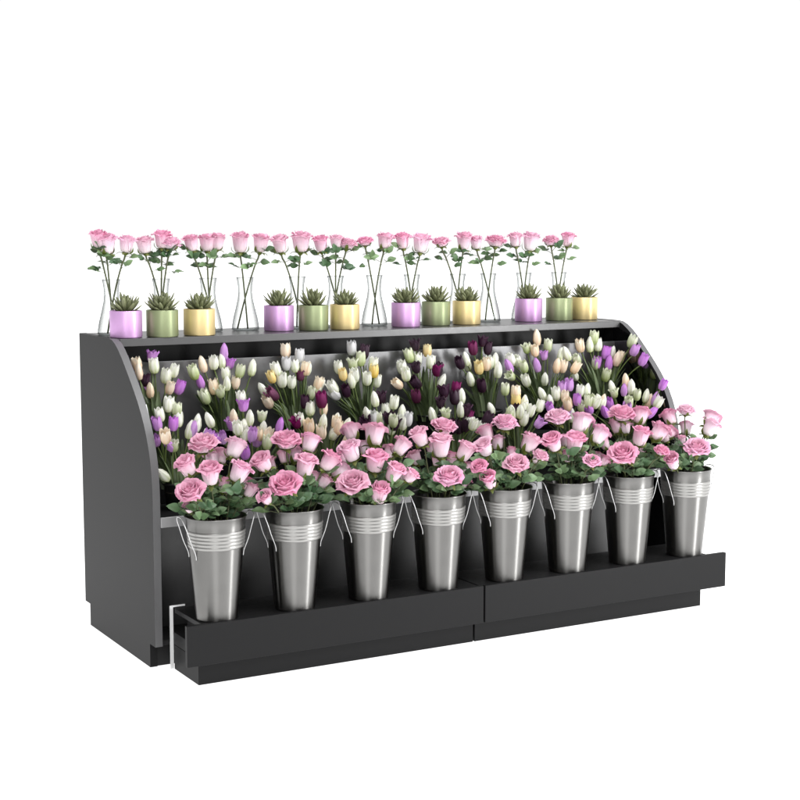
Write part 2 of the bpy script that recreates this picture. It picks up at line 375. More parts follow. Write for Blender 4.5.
def tulip(seed, kind):
    m = MB(); rnd = random.Random(seed)
    WPT = [(0,.45),(.2,.9),(.55,1.05),(.8,.85),(.95,.45),(1,.12)]
    for lay in (0,1):
        for i in range(3):
            phi = i*2.094 + lay*1.047 + rnd.uniform(-.1,.1)
            rr = .33 - .03*(1-lay)
            if kind == 'closed': pf = [(0,.04,0),(.15,rr*.72,.07),(.45,rr,.45),(.75,rr*.78,.92),(.92,rr*.38,1.2),(1,rr*.12,1.30)]
            elif kind == 'cup':  pf = [(0,.04,0),(.15,rr*.78,.06),(.45,rr*1.12,.36),(.75,rr*1.10,.78),(.92,rr*1.0,1.02),(1,rr*1.02,1.10)]
            else:                pf = [(0,.04,0),(.15,rr*.8,.06),(.45,rr*1.15,.34),(.75,rr*1.25,.70),(.92,rr*1.42,.92),(1,rr*1.62,1.0)]
            petal(m, phi, .78, pf, WPT, curl=.02, nu=8, nv=8, tone=lambda u, t: max(0, 1-abs(u)*1.5)**1.5*(1-t)**.6*.8+.25*lay*abs(u)**4, seed=seed*31+i+lay*7, rag=0 if kind == 'closed' else .05 if kind == 'cup' else .09, tip=.0)
    if kind != 'closed':
        for i in range(3):
            petal(m, i*2.094+.5, .7, [(0,.03,0),(.4,.18,.4),(.8,.2,.8),(1,.16,.98)], WPT, seed=seed+i, rag=.06)
    return m
ROSE_ME = {}
for mk, mm in (('', ROSE), ('p', ROSEP)):
    for v in range(4):
        ROSE_ME['C'+mk, v] = rose_cup(5+v).mesh('rose_cup', mm)
        ROSE_ME['O'+mk, v] = rose_open(15+v).mesh('rose_open', mm)
        ROSE_ME['S'+mk, v] = rose_cup(25+v, True).mesh('rose_bud', mm)
TUL_ME = {}
for c_, mm in TM.items():
    for v in range(2):
        for kd in ('closed','cup','open'):
            TUL_ME[c_, kd, v] = tulip(40+v*3, kd).mesh('tulip_'+kd, mm)
# calyx: small hip and five pointed sepals
q = MB(); q.lathe([(0,-.14),(.05,-.13),(.10,-.08),(.13,-.03),(.17,.0),(.10,.02)], 10)
for i in range(5):
    a = i*1.2566; up = i % 2
    def sf(u, t, a=a, up=up):
        r = .12 + (.27*math.sin(min(1,t*1.3)*1.57) if up else .30*t**.8); z = (-.03+.36*t**1.4 if up else -.02+.16*t-.22*t*t); w = .10*math.sin(math.pi*min(1,.2+t*.8))**.8*(1-t*.25)
        return (r*math.cos(a)-u*w*math.sin(a), r*math.sin(a)+u*w*math.cos(a), z-.02*u*u)
    q.grid(sf, 2, 6)
CAL_ME = q.mesh('calyx', CAL)

def basis(axis, spin):
    z = Vector(axis).normalized(); q_ = z.to_track_quat('Z', 'Y')
    return q_.to_matrix() @ Matrix.Rotation(spin, 3, 'Z')
def bez(p0, p1, p2, n):
    return [p0*(1-t)**2 + p1*2*t*(1-t) + p2*t*t for t in [i/n for i in range(n+1)]]
def leaflet(m, base, d, up, ln, wd, tone, fold=.25):
    d = d.normalized(); s = d.cross(up)
    if s.length < .05: s = d.orthogonal()
    s.normalize(); n = s.cross(d)
    def fn(u, t):
        w = wd*math.sin(math.pi*(.04+.96*t)**.75)**.85 if t < 1 else 0
        if w < 0 or isinstance(w, complex): w = 0
        return base + d*(ln*t) + s*(u*w) + n*(fold*abs(u)*w - .22*ln*t*t + .02*ln*math.sin(9*t+u*3))
    m.grid(fn, 4, 6, tone)
def rose_leaves(m, st, p, d, size, nl, rnd, reach=2.2):
    """one compound leaf: petiole with nl leaflets"""
    d = d.normalized(); L_ = size*reach
    q2 = p + d*L_ + Vector((0,0,-.12*L_)); mid = p + d*L_*.5 + Vector((0,0,.06*L_))
    pts = bez(p, mid, q2, 5); st.tube(pts, .0009, 4)
    up = Vector((rnd.uniform(-.7,.3), rnd.uniform(-1.3,-.2), rnd.uniform(.3,.9)))
    tone = rnd.random()**1.6
    leaflet(m, q2, d + Vector((0,0,-.1)), up, size*1.15, size*.40, tone)
    sd = d.cross(Vector((0,0,1))).normalized()
    for k, idx in enumerate((4,2)[: (nl-1)//2]):
        for s in (-1,1):
            leaflet(m, pts[idx], d*.55 + sd*s + Vector((0,0,rnd.uniform(-.2,.3))), up, size*(.95-.15*k)*rnd.uniform(.85,1.1), size*.36, min(1,max(0,tone+rnd.uniform(-.2,.2))))
def make_rose(pos, root, ctrl, axis, dia, typ, label, group, leaf_z, leaf_n, leaf_size, rnd, cat='rose', stem_r=.0026, reach=2.2):
    t = thing('rose', label, cat, root, group)
    rel = lambda p: Vector(p) - Vector(root)
    axis = Vector(axis).normalized()
    kind = typ[0]; hgt = {'C':1.0,'O':.62,'S':1.1}[kind]
    sc_ = dia/{'C':.88,'O':1.08,'S':.74}[kind]
    base = Vector(pos) - axis*(hgt*sc_*.5)
    var = rnd.randrange(4)
    m3 = basis(axis, rnd.uniform(0,6.28))
    inst('rose_bloom', ROSE_ME[typ if typ in ('C','O','S','Cp','Op','Sp') else kind, var], t, rel(base), m3, (sc_*rnd.uniform(.97,1.05), sc_*rnd.uniform(.97,1.05), sc_*rnd.uniform(.84,.96) if kind == 'C' else sc_*rnd.uniform(.9,1.0)))
    inst('calyx', CAL_ME, t, rel(base), m3, (sc_*1.0,)*3)
    tip = base - axis*(.08*sc_)
    p0 = Vector(root); pc = Vector(ctrl)
    pts = bez(p0, pc, tip, 14)
    pts[-2] = pts[-2].lerp(tip - axis*.02, .4)
    st = MB(); st.tube([rel(p) for p in pts], stem_r, 6)
    lv = MB()
    cand = [p for p in bez(p0, pc, tip, 60) if leaf_z[0] < p.z < leaf_z[1]]
    a = rnd.uniform(0,6.28)
    for k in range(leaf_n):
        if not cand: break
        p = cand[min(len(cand)-1, int((k+rnd.random())*len(cand)/leaf_n))]
        a += 2.4 + rnd.uniform(-.4,.4)
        rose_leaves(lv, st, rel(p), Vector((math.cos(a), math.sin(a)*(.55 if math.sin(a) < 0 else 1), rnd.uniform(.15,.8))), leaf_size*rnd.uniform(.8,1.15), 3 if rnd.random()<.45 or reach < 2 else 5, rnd, reach)
    st.build('stem', STEM, t)
    if lv.v: lv.build('leaves', LEAF, t)
    return t

ZR = ZF + HB
def rank_labels(items, desc, where):
    """items: list of (key, z); each gets 'nth highest <desc> <where>'"""
    out = {}
    kinds = {}
    for k, z, d in items: kinds.setdefault(d, []).append((z, k))
    for d, l in kinds.items():
        l.sort(reverse=True)
        for i, (z, k) in enumerate(l):
            rk = 'only' if len(l) == 1 else ('highest' if i == 0 else 'lowest' if i == len(l)-1 else ORD[i] + ' highest')
            out[k] = '%s %s %s' % (rk, d, where)
    return out
RD = {'C':'pink cup rose','Cp':'pale pink cup rose','O':'wide open pink rose','Op':'wide open pale pink rose','S':'small pink rosebud'}

BUCKET_ROSES = [(0, 0.121, -0.135, 0.79, 0.108, 'O'),
(0, 0.199, -0.094, 0.738, 0.06, 'C'),
(0, 0.231, -0.147, 0.771, 0.073, 'Cp'),
(0, 0.031, -0.206, 0.733, 0.067, 'C'),
(0, 0.104, -0.228, 0.707, 0.077, 'C'),
(0, 0.213, -0.222, 0.704, 0.075, 'Cp'),
(0, 0.015, -0.277, 0.663, 0.101, 'O'),
(0, 0.261, -0.197, 0.63, 0.049, 'C'),
(0, 0.172, -0.18, 0.655, 0.039, 'S'),
(0, 0.04, -0.196, 0.594, 0.029, 'S'),
(1, 0.414, -0.145, 0.783, 0.108, 'O'),
(1, 0.504, -0.152, 0.771, 0.071, 'Cp'),
(1, 0.289, -0.217, 0.727, 0.069, 'C'),
(1, 0.448, -0.226, 0.706, 0.08, 'C'),
(1, 0.546, -0.214, 0.711, 0.074, 'C'),
(1, 0.345, -0.28, 0.659, 0.114, 'O'),
(1, 0.533, -0.191, 0.64, 0.054, 'C'),
(1, 0.611, -0.166, 0.662, 0.068, 'Cp'),
(1, 0.275, -0.277, 0.618, 0.052, 'C'),
(1, 0.414, -0.121, 0.722, 0.034, 'S'),
(2, 0.711, -0.051, 0.78, 0.07, 'C'),
(2, 0.761, -0.134, 0.782, 0.087, 'C'),
(2, 0.632, -0.191, 0.739, 0.078, 'Cp'),
(2, 0.715, -0.225, 0.703, 0.082, 'C'),
(2, 0.83, -0.118, 0.709, 0.053, 'C'),
(2, 0.846, -0.178, 0.736, 0.07, 'C'),
(2, 0.593, -0.284, 0.646, 0.114, 'O'),
(2, 0.702, -0.276, 0.596, 0.061, 'S'),
(2, 0.77, -0.26, 0.662, 0.072, 'C'),
(2, 0.83, -0.271, 0.645, 0.052, 'C'),
(3, 0.92, -0.166, 0.765, 0.074, 'C'),
(3, 1.045, -0.13, 0.79, 0.104, 'O'),
(3, 0.992, -0.197, 0.732, 0.085, 'C'),
(3, 1.083, -0.218, 0.706, 0.071, 'C'),
(3, 0.972, -0.283, 0.635, 0.108, 'Op'),
(3, 1.091, -0.199, 0.592, 0.05, 'C'),
(3, 1.057, -0.166, 0.669, 0.043, 'S'),
(3, 0.988, -0.169, 0.671, 0.028, 'S'),
(4, 1.25, -0.089, 0.748, 0.066, 'C'),
(4, 1.302, -0.137, 0.784, 0.099, 'Op'),
(4, 1.155, -0.223, 0.716, 0.068, 'Cp'),
(4, 1.37, -0.205, 0.717, 0.077, 'C'),
(4, 1.095, -0.284, 0.659, 0.067, 'O'),
(4, 1.258, -0.275, 0.656, 0.104, 'O'),
(4, 1.143, -0.275, 0.604, 0.053, 'S'),
(4, 1.383, -0.251, 0.671, 0.065, 'O'),
(4, 1.312, -0.162, 0.675, 0.033, 'S'),
(5, 1.542, -0.13, 0.79, 0.101, 'Op'),
(5, 1.64, -0.15, 0.764, 0.09, 'Cp'),
(5, 1.457, -0.218, 0.716, 0.077, 'C'),
(5, 1.559, -0.218, 0.709, 0.081, 'C'),
(5, 1.589, -0.283, 0.641, 0.077, 'Op'),
(5, 1.711, -0.203, 0.621, 0.045, 'C'),
(5, 1.691, -0.195, 0.72, 0.075, 'Cp'),
(5, 1.544, -0.19, 0.647, 0.033, 'S'),
(6, 1.844, -0.13, 0.786, 0.107, 'O'),
(6, 1.929, -0.14, 0.772, 0.07, 'C'),
(6, 1.841, -0.099, 0.734, 0.046, 'S'),
(6, 1.869, -0.217, 0.707, 0.076, 'C'),
(6, 1.735, -0.277, 0.657, 0.123, 'O'),
(6, 1.974, -0.202, 0.714, 0.077, 'C'),
(6, 2.087, -0.126, 0.693, 0.059, 'C'),
(6, 1.93, -0.268, 0.651, 0.065, 'O'),
(7, 2.158, -0.135, 0.781, 0.079, 'Op'),
(7, 2.116, -0.083, 0.75, 0.067, 'C'),
(7, 2.225, -0.207, 0.714, 0.071, 'Cp'),
(7, 2.323, -0.095, 0.727, 0.072, 'C'),
(7, 2.099, -0.275, 0.656, 0.104, 'Op'),
(7, 1.976, -0.275, 0.607, 0.053, 'S'),
(7, 2.107, -0.174, 0.666, 0.031, 'S'),
(0, 0.298, -0.09, 0.63, 0.057, 'C'),
(0, 0.162, -0.108, 0.729, 0.059, 'Cp'),
(0, 0.08, -0.093, 0.698, 0.055, 'C'),
(0, 0.213, -0.104, 0.621, 0.049, 'S'),
(1, 0.599, -0.093, 0.621, 0.056, 'C'),
(1, 0.466, -0.098, 0.724, 0.059, 'Cp'),
(1, 0.356, -0.13, 0.703, 0.055, 'C'),
(1, 0.523, -0.114, 0.627, 0.049, 'S'),
(2, 0.894, -0.106, 0.617, 0.056, 'C'),
(2, 0.745, -0.095, 0.727, 0.059, 'Cp'),
(2, 0.642, -0.097, 0.699, 0.055, 'C'),
(2, 0.816, -0.098, 0.622, 0.049, 'S'),
(3, 1.178, -0.094, 0.614, 0.056, 'C'),
(3, 1.018, -0.097, 0.703, 0.058, 'Cp'),
(3, 0.936, -0.109, 0.678, 0.054, 'C'),
(3, 1.089, -0.125, 0.607, 0.048, 'S'),
(4, 1.473, -0.106, 0.628, 0.055, 'C'),
(4, 1.283, -0.115, 0.711, 0.058, 'Cp'),
(4, 1.225, -0.102, 0.696, 0.054, 'C'),
(4, 1.36, -0.12, 0.617, 0.048, 'S'),
(5, 1.759, -0.092, 0.61, 0.055, 'C'),
(5, 1.592, -0.12, 0.697, 0.057, 'Cp'),
(5, 1.535, -0.082, 0.693, 0.054, 'C'),
(5, 1.695, -0.081, 0.606, 0.048, 'S'),
(6, 2.041, -0.127, 0.614, 0.054, 'C'),
(6, 1.866, -0.12, 0.73, 0.056, 'Cp'),
(6, 1.764, -0.124, 0.675, 0.053, 'C'),
(6, 1.964, -0.088, 0.613, 0.047, 'S'),
(7, 2.173, -0.119, 0.706, 0.056, 'Cp'),
(7, 2.054, -0.127, 0.683, 0.052, 'C'),
(7, 2.253, -0.101, 0.623, 0.046, 'S')]
VASES = [(0.07, 0.6), (0.262, 0.6), (0.449, 0.6), (0.6, 0.6), (0.82, 0.6), (0.988, 0.6), (1.162, 0.6), (1.336, 0.6), (1.555, 0.6), (1.705, 0.6), (1.884, 0.6), (2.065, 0.6)]
VASE_ROSES = [(0, 0.021, 0.59, 1.453, 0.065, 'C'),
(0, 0.051, 0.59, 1.438, 0.076, 'Cp'),
(0, 0.13, 0.59, 1.436, 0.066, 'Cp'),
(1, 0.195, 0.59, 1.434, 0.066, 'C'),
(1, 0.265, 0.59, 1.452, 0.066, 'C'),
(1, 0.296, 0.59, 1.437, 0.092, 'Op'),
(2, 0.379, 0.59, 1.437, 0.06, 'C'),
(2, 0.443, 0.59, 1.441, 0.067, 'C'),
(2, 0.485, 0.59, 1.444, 0.064, 'C'),
(3, 0.577, 0.59, 1.44, 0.076, 'C'),
(3, 0.664, 0.59, 1.436, 0.069, 'C'),
(4, 0.742, 0.59, 1.434, 0.069, 'C'),
(4, 0.833, 0.59, 1.443, 0.081, 'C'),
(5, 0.918, 0.59, 1.435, 0.066, 'C'),
(5, 0.986, 0.59, 1.443, 0.055, 'C'),
(5, 1.034, 0.59, 1.433, 0.087, 'O'),
(6, 1.115, 0.59, 1.441, 0.071, 'O'),
(6, 1.206, 0.59, 1.444, 0.068, 'C'),
(7, 1.286, 0.59, 1.444, 0.064, 'C'),
(7, 1.373, 0.59, 1.434, 0.077, 'Cp'),
(8, 1.467, 0.59, 1.437, 0.078, 'O'),
(8, 1.578, 0.59, 1.443, 0.074, 'C'),
(9, 1.637, 0.59, 1.437, 0.058, 'Cp'),
(9, 1.735, 0.59, 1.441, 0.096, 'O'),
(10, 1.833, 0.59, 1.449, 0.063, 'C'),
(10, 1.912, 0.59, 1.44, 0.08, 'Cp'),
(11, 2.015, 0.59, 1.44, 0.077, 'O'),
(11, 2.104, 0.59, 1.448, 0.064, 'C')]
UPPER_TULIPS = [(0, 0.147, 0.398, 1.033, 'L'),
(0, 0.142, 0.366, 1.002, 'W'),
(0, 0.087, 0.389, 1.008, 'P'),
(0, 0.075, 0.338, 0.982, 'P'),
(0, 0.18, 0.351, 0.965, 'W'),
(0, 0.211, 0.35, 0.982, 'W'),
(0, 0.113, 0.333, 0.915, 'P'),
(0, 0.18, 0.312, 0.926, 'P'),
(0, 0.102, 0.356, 0.954, 'D'),
(1, 0.417, 0.382, 1.036, 'L'),
(1, 0.439, 0.38, 0.996, 'L'),
(1, 0.326, 0.362, 0.996, 'P'),
(1, 0.369, 0.364, 1.003, 'W'),
(1, 0.407, 0.379, 1.003, 'W'),
(1, 0.416, 0.364, 0.96, 'W'),
(1, 0.283, 0.345, 0.974, 'G'),
(1, 0.311, 0.351, 0.937, 'L'),
(1, 0.357, 0.34, 0.918, 'P'),
(1, 0.459, 0.335, 0.97, 'G'),
(1, 0.516, 0.356, 0.975, 'W'),
(1, 0.441, 0.336, 0.929, 'P'),
(1, 0.316, 0.323, 0.886, 'G'),
(2, 0.667, 0.387, 1.033, 'P'),
(2, 0.71, 0.357, 1.015, 'S'),
(2, 0.656, 0.358, 0.987, 'S'),
(2, 0.689, 0.353, 0.978, 'W'),
(2, 0.739, 0.346, 0.964, 'W'),
(2, 0.712, 0.354, 0.944, 'M'),
(2, 0.582, 0.329, 0.944, 'Y'),
(2, 0.604, 0.337, 0.971, 'W'),
(2, 0.624, 0.329, 0.931, 'W'),
(2, 0.663, 0.328, 0.92, 'W'),
(2, 0.776, 0.329, 0.897, 'W'),
(2, 0.54, 0.315, 0.9, 'W'),
(2, 0.567, 0.293, 0.884, 'M'),
(2, 0.738, 0.318, 0.878, 'G'),
(2, 0.551, 0.295, 0.857, 'P'),
(3, 0.946, 0.387, 1.032, 'S'),
(3, 0.992, 0.373, 1.017, 'D'),
(3, 0.965, 0.349, 0.993, 'G'),
(3, 0.937, 0.359, 0.975, 'G'),
(3, 0.873, 0.357, 0.964, 'W'),
(3, 0.873, 0.32, 0.94, 'Y'),
(3, 0.927, 0.328, 0.934, 'W'),
(3, 1.016, 0.344, 0.972, 'W'),
(3, 1.008, 0.323, 0.947, 'Y'),
(3, 0.971, 0.31, 0.92, 'W'),
(3, 1.028, 0.335, 0.907, 'W'),
(3, 0.884, 0.316, 0.878, 'D'),
(3, 0.822, 0.304, 0.894, 'W'),
(3, 0.829, 0.305, 0.868, 'S'),
(4, 1.212, 0.362, 1.037, 'D'),
(4, 1.283, 0.387, 1.009, 'Y'),
(4, 1.186, 0.363, 0.995, 'G'),
(4, 1.148, 0.353, 0.952, 'W'),
(4, 1.145, 0.317, 0.928, 'W'),
(4, 1.2, 0.334, 0.951, 'D'),
(4, 1.272, 0.341, 0.968, 'W'),
(4, 1.227, 0.373, 0.977, 'W'),
(4, 1.292, 0.329, 0.938, 'M'),
(4, 1.103, 0.308, 0.894, 'P'),
(4, 1.31, 0.325, 0.888, 'W'),
(4, 1.187, 0.311, 0.841, 'M'),
(5, 1.482, 0.367, 1.013, 'M'),
(5, 1.531, 0.372, 1.04, 'D'),
(5, 1.563, 0.382, 1.009, 'D'),
(5, 1.397, 0.328, 0.961, 'D'),
(5, 1.437, 0.344, 0.97, 'W'),
(5, 1.552, 0.356, 0.952, 'W'),
(5, 1.582, 0.359, 0.957, 'W'),
(5, 1.482, 0.321, 0.939, 'Y'),
(5, 1.562, 0.306, 0.923, 'W'),
(5, 1.442, 0.32, 0.892, 'W'),
(5, 1.481, 0.3, 0.868, 'D'),
(6, 1.794, 0.37, 1.04, 'P'),
(6, 1.74, 0.366, 1.003, 'G'),
(6, 1.766, 0.343, 0.993, 'P'),
(6, 1.855, 0.378, 1.008, 'G'),
(6, 1.651, 0.346, 0.961, 'W'),
(6, 1.685, 0.349, 0.953, 'W'),
(6, 1.691, 0.313, 0.934, 'G'),
(6, 1.82, 0.356, 0.972, 'L'),
(6, 1.763, 0.324, 0.933, 'L'),
(6, 1.631, 0.33, 0.935, 'L'),
(6, 1.689, 0.293, 0.879, 'W'),
(6, 1.63, 0.316, 0.898, 'G'),
(6, 1.787, 0.302, 0.877, 'W'),
(6, 1.901, 0.353, 0.969, 'W'),
(6, 1.851, 0.308, 0.927, 'P'),
(7, 2.002, 0.356, 1.004, 'P'),
(7, 2.079, 0.363, 1.034, 'G'),
(7, 2.099, 0.362, 1.004, 'W'),
(7, 2.06, 0.365, 1.002, 'W'),
(7, 1.962, 0.322, 0.95, 'G'),
(7, 2.067, 0.333, 0.927, 'G'),
(7, 2.132, 0.348, 0.97, 'L'),
(7, 2.162, 0.347, 0.966, 'W'),
(7, 2.132, 0.329, 0.925, 'L'),
(7, 1.951, 0.322, 0.886, 'W'),
(7, 2.1, 0.305, 0.88, 'G'),
(7, 1.919, 0.333, 0.973, 'W'),
(7, 2.203, 0.266, 1.02, 'G'),
(7, 2.204, 0.25, 0.986, 'L'),
(7, 2.203, 0.192, 0.949, 'L'),
(7, 2.198, 0.338, 0.949, 'P'),
(0, 0.102, 0.369, 0.914, 'L'),
(0, 0.222, 0.327, 0.924, 'L'),
(1, 0.395, 0.307, 0.928, 'W'),
(1, 0.37, 0.313, 0.902, 'G'),
(2, 0.775, 0.33, 0.908, 'P'),
(2, 0.729, 0.345, 0.967, 'P'),
(3, 0.912, 0.326, 0.911, 'W'),
(3, 0.919, 0.328, 0.92, 'W'),
(4, 1.298, 0.332, 0.94, 'D'),
(4, 1.191, 0.323, 0.894, 'D'),
(5, 1.525, 0.332, 0.95, 'P'),
(5, 1.456, 0.367, 0.95, 'W'),
(6, 1.945, 0.308, 0.919, 'P'),
(6, 1.892, 0.322, 0.925, 'P'),
(7, 2.071, 0.331, 0.931, 'L'),
(7, 2.166, 0.317, 0.942, 'P')]
LOWER_TULIPS = [(0, 0.114, 0.154, 0.886, 'W'),
(0, 0.138, 0.141, 0.868, 'G'),
(0, 0.141, 0.141, 0.834, 'W'),
(0, 0.071, 0.127, 0.856, 'W'),
(0, 0.057, 0.119, 0.828, 'L'),
(0, 0.058, 0.135, 0.768, 'L'),
(0, 0.117, 0.122, 0.823, 'L'),
(0, 0.113, 0.11, 0.749, 'G'),
(0, 0.209, 0.136, 0.815, 'W'),
(0, 0.179, 0.127, 0.794, 'W'),
(0, 0.063, 0.08, 0.655, 'W'),
(1, 0.38, 0.128, 0.873, 'L'),
(1, 0.38, 0.148, 0.893, 'W'),
(1, 0.343, 0.129, 0.829, 'P'),
(1, 0.339, 0.136, 0.807, 'L'),
(1, 0.4, 0.12, 0.823, 'W'),
(1, 0.373, 0.114, 0.792, 'W'),
(1, 0.293, 0.114, 0.764, 'L'),
(1, 0.25, 0.12, 0.825, 'W'),
(1, 0.455, 0.138, 0.826, 'G'),
(1, 0.424, 0.105, 0.768, 'P'),
(1, 0.445, 0.109, 0.783, 'W'),
(1, 0.459, 0.104, 0.764, 'P'),
(1, 0.36, 0.074, 0.713, 'L'),
(2, 0.687, 0.132, 0.873, 'M'),
(2, 0.636, 0.162, 0.866, 'D'),
(2, 0.652, 0.154, 0.841, 'W'),
(2, 0.704, 0.147, 0.838, 'P'),
(2, 0.59, 0.113, 0.808, 'W'),
(2, 0.685, 0.116, 0.788, 'W'),
(2, 0.741, 0.122, 0.79, 'W'),
(2, 0.616, 0.089, 0.784, 'P'),
(2, 0.722, 0.105, 0.75, 'W'),
(2, 0.569, 0.098, 0.801, 'M'),
(3, 0.95, 0.163, 0.865, 'D'),
(3, 0.907, 0.132, 0.86, 'W'),
(3, 0.96, 0.144, 0.82, 'W'),
(3, 0.984, 0.125, 0.847, 'W'),
(3, 0.868, 0.121, 0.808, 'W'),
(3, 0.918, 0.12, 0.78, 'W'),
(3, 1.024, 0.137, 0.801, 'W'),
(3, 1.002, 0.113, 0.775, 'W'),
(3, 0.964, 0.109, 0.756, 'W'),
(3, 0.854, 0.103, 0.782, 'D'),
(4, 1.221, 0.16, 0.875, 'D'),
(4, 1.186, 0.126, 0.836, 'D'),
(4, 1.281, 0.17, 0.88, 'M'),
(4, 1.262, 0.149, 0.849, 'D'),
(4, 1.266, 0.111, 0.802, 'W'),
(4, 1.148, 0.122, 0.788, 'W'),
(4, 1.19, 0.095, 0.795, 'G'),
(4, 1.307, 0.121, 0.772, 'M'),
(4, 1.291, 0.145, 0.848, 'W'),
(5, 1.402, 0.108, 0.799, 'W'),
(5, 1.494, 0.152, 0.867, 'G'),
(5, 1.544, 0.151, 0.851, 'P'),
(5, 1.531, 0.131, 0.822, 'Y'),
(5, 1.575, 0.135, 0.807, 'W'),
(5, 1.583, 0.104, 0.783, 'W'),
(5, 1.49, 0.097, 0.777, 'W'),
(5, 1.54, 0.089, 0.755, 'W'),
(5, 1.606, 0.077, 0.737, 'L'),
(5, 1.633, 0.114, 0.798, 'W'),
(6, 1.665, 0.144, 0.838, 'W'),
(6, 1.733, 0.148, 0.837, 'W'),
(6, 1.766, 0.133, 0.826, 'P'),
(6, 1.804, 0.158, 0.868, 'L'),
(6, 1.772, 0.162, 0.858, 'L'),
(6, 1.69, 0.127, 0.81, 'W'),
(6, 1.666, 0.093, 0.791, 'L'),
(6, 1.763, 0.11, 0.776, 'L'),
(6, 1.802, 0.101, 0.814, 'L'),
(6, 1.846, 0.142, 0.843, 'W'),
(6, 1.889, 0.153, 0.836, 'W'),
(7, 1.888, 0.118, 0.807, 'G'),
(7, 1.937, 0.134, 0.799, 'W'),
(7, 1.847, 0.085, 0.778, 'L'),
(7, 1.984, 0.128, 0.783, 'L'),
(7, 1.927, 0.083, 0.76, 'L'),
(7, 2.013, 0.151, 0.847, 'W'),
(7, 2.073, 0.138, 0.869, 'P'),
(7, 2.055, 0.127, 0.835, 'L'),
(7, 2.086, 0.12, 0.845, 'W'),
(7, 2.104, 0.104, 0.817, 'G'),
(7, 2.17, 0.128, 0.803, 'W'),
(7, 2.013, 0.138, 0.827, 'G'),
(7, 2.191, 0.096, 0.793, 'L'),
(7, 2.203, 0.062, 0.857, 'L'),
(0, 0.222, 0.073, 0.775, 'L'),
(0, 0.188, 0.123, 0.795, 'L'),
(0, 0.232, 0.052, 0.763, 'L'),
(0, 0.06, 0.05, 0.792, 'P'),
(0, 0.247, 0.113, 0.754, 'W'),
(0, 0.096, 0.109, 0.751, 'L'),
(0, 0.203, 0.129, 0.804, 'W'),
(0, 0.231, 0.107, 0.772, 'W'),
(1, 0.516, 0.057, 0.758, 'L'),
(1, 0.418, 0.113, 0.745, 'L'),
(1, 0.327, 0.06, 0.802, 'W'),
(1, 0.363, 0.08, 0.777, 'W'),
(1, 0.485, 0.056, 0.8, 'L'),
(1, 0.384, 0.065, 0.775, 'L'),
(1, 0.444, 0.071, 0.743, 'G'),
(1, 0.461, 0.114, 0.746, 'L'),
(2, 0.755, 0.056, 0.731, 'P'),
(2, 0.768, 0.093, 0.776, 'W'),
(2, 0.727, 0.101, 0.754, 'W'),
(2, 0.599, 0.08, 0.734, 'P'),
(2, 0.624, 0.122, 0.775, 'W'),
(2, 0.729, 0.096, 0.79, 'P'),
(2, 0.733, 0.091, 0.772, 'P'),
(2, 0.671, 0.103, 0.761, 'P'),
(3, 1.023, 0.089, 0.786, 'S'),
(3, 0.888, 0.113, 0.797, 'S'),
(3, 0.952, 0.109, 0.793, 'D'),
(3, 0.907, 0.109, 0.793, 'G'),
(3, 0.948, 0.067, 0.787, 'G'),
(3, 0.882, 0.066, 0.746, 'G'),
(3, 1.007, 0.095, 0.769, 'W'),
(3, 0.965, 0.09, 0.773, 'D'),
(4, 1.286, 0.107, 0.805, 'D'),
(4, 1.27, 0.128, 0.739, 'D'),
(4, 1.372, 0.09, 0.766, 'D'),
(4, 1.296, 0.116, 0.758, 'W'),
(4, 1.284, 0.102, 0.748, 'D'),
(4, 1.196, 0.061, 0.75, 'D'),
(4, 1.34, 0.088, 0.733, 'W'),
(4, 1.286, 0.055, 0.754, 'W'),
(5, 1.491, 0.105, 0.741, 'P'),
(5, 1.544, 0.122, 0.76, 'D'),
(5, 1.475, 0.084, 0.758, 'P'),
(5, 1.472, 0.084, 0.779, 'G'),
(5, 1.535, 0.126, 0.757, 'G'),
(5, 1.518, 0.082, 0.783, 'W'),
(5, 1.563, 0.125, 0.796, 'W'),
(5, 1.516, 0.102, 0.789, 'D'),
(6, 1.752, 0.122, 0.757, 'L'),
(6, 1.786, 0.114, 0.749, 'W'),
(6, 1.754, 0.098, 0.798, 'P'),
(6, 1.84, 0.081, 0.801, 'G'),
(6, 1.918, 0.089, 0.803, 'P'),
(6, 1.82, 0.095, 0.788, 'G'),
(6, 1.883, 0.083, 0.8, 'W'),
(6, 1.915, 0.086, 0.791, 'W'),
(7, 2.069, 0.064, 0.736, 'P'),
(7, 2.19, 0.074, 0.784, 'W'),
(7, 2.069, 0.112, 0.743, 'G'),
(7, 2.185, 0.128, 0.781, 'P'),
(7, 2.162, 0.082, 0.743, 'L'),
(7, 2.028, 0.11, 0.753, 'W'),
(7, 2.022, 0.062, 0.77, 'L'),
(7, 2.04, 0.076, 0.79, 'G')]
POTXY = [(0.074,0.459),(0.205,0.443),(0.35,0.449),(0.708,0.53),(0.835,0.49),(0.967,0.482),(1.248,0.497),(1.401,0.518),(1.543,0.512),(1.878,0.554),(2.032,0.548),(2.168,0.554),]
CAM = (1498.800544, -1.726564, -4.668051, 1.474363, 0.518657, 0.111685)
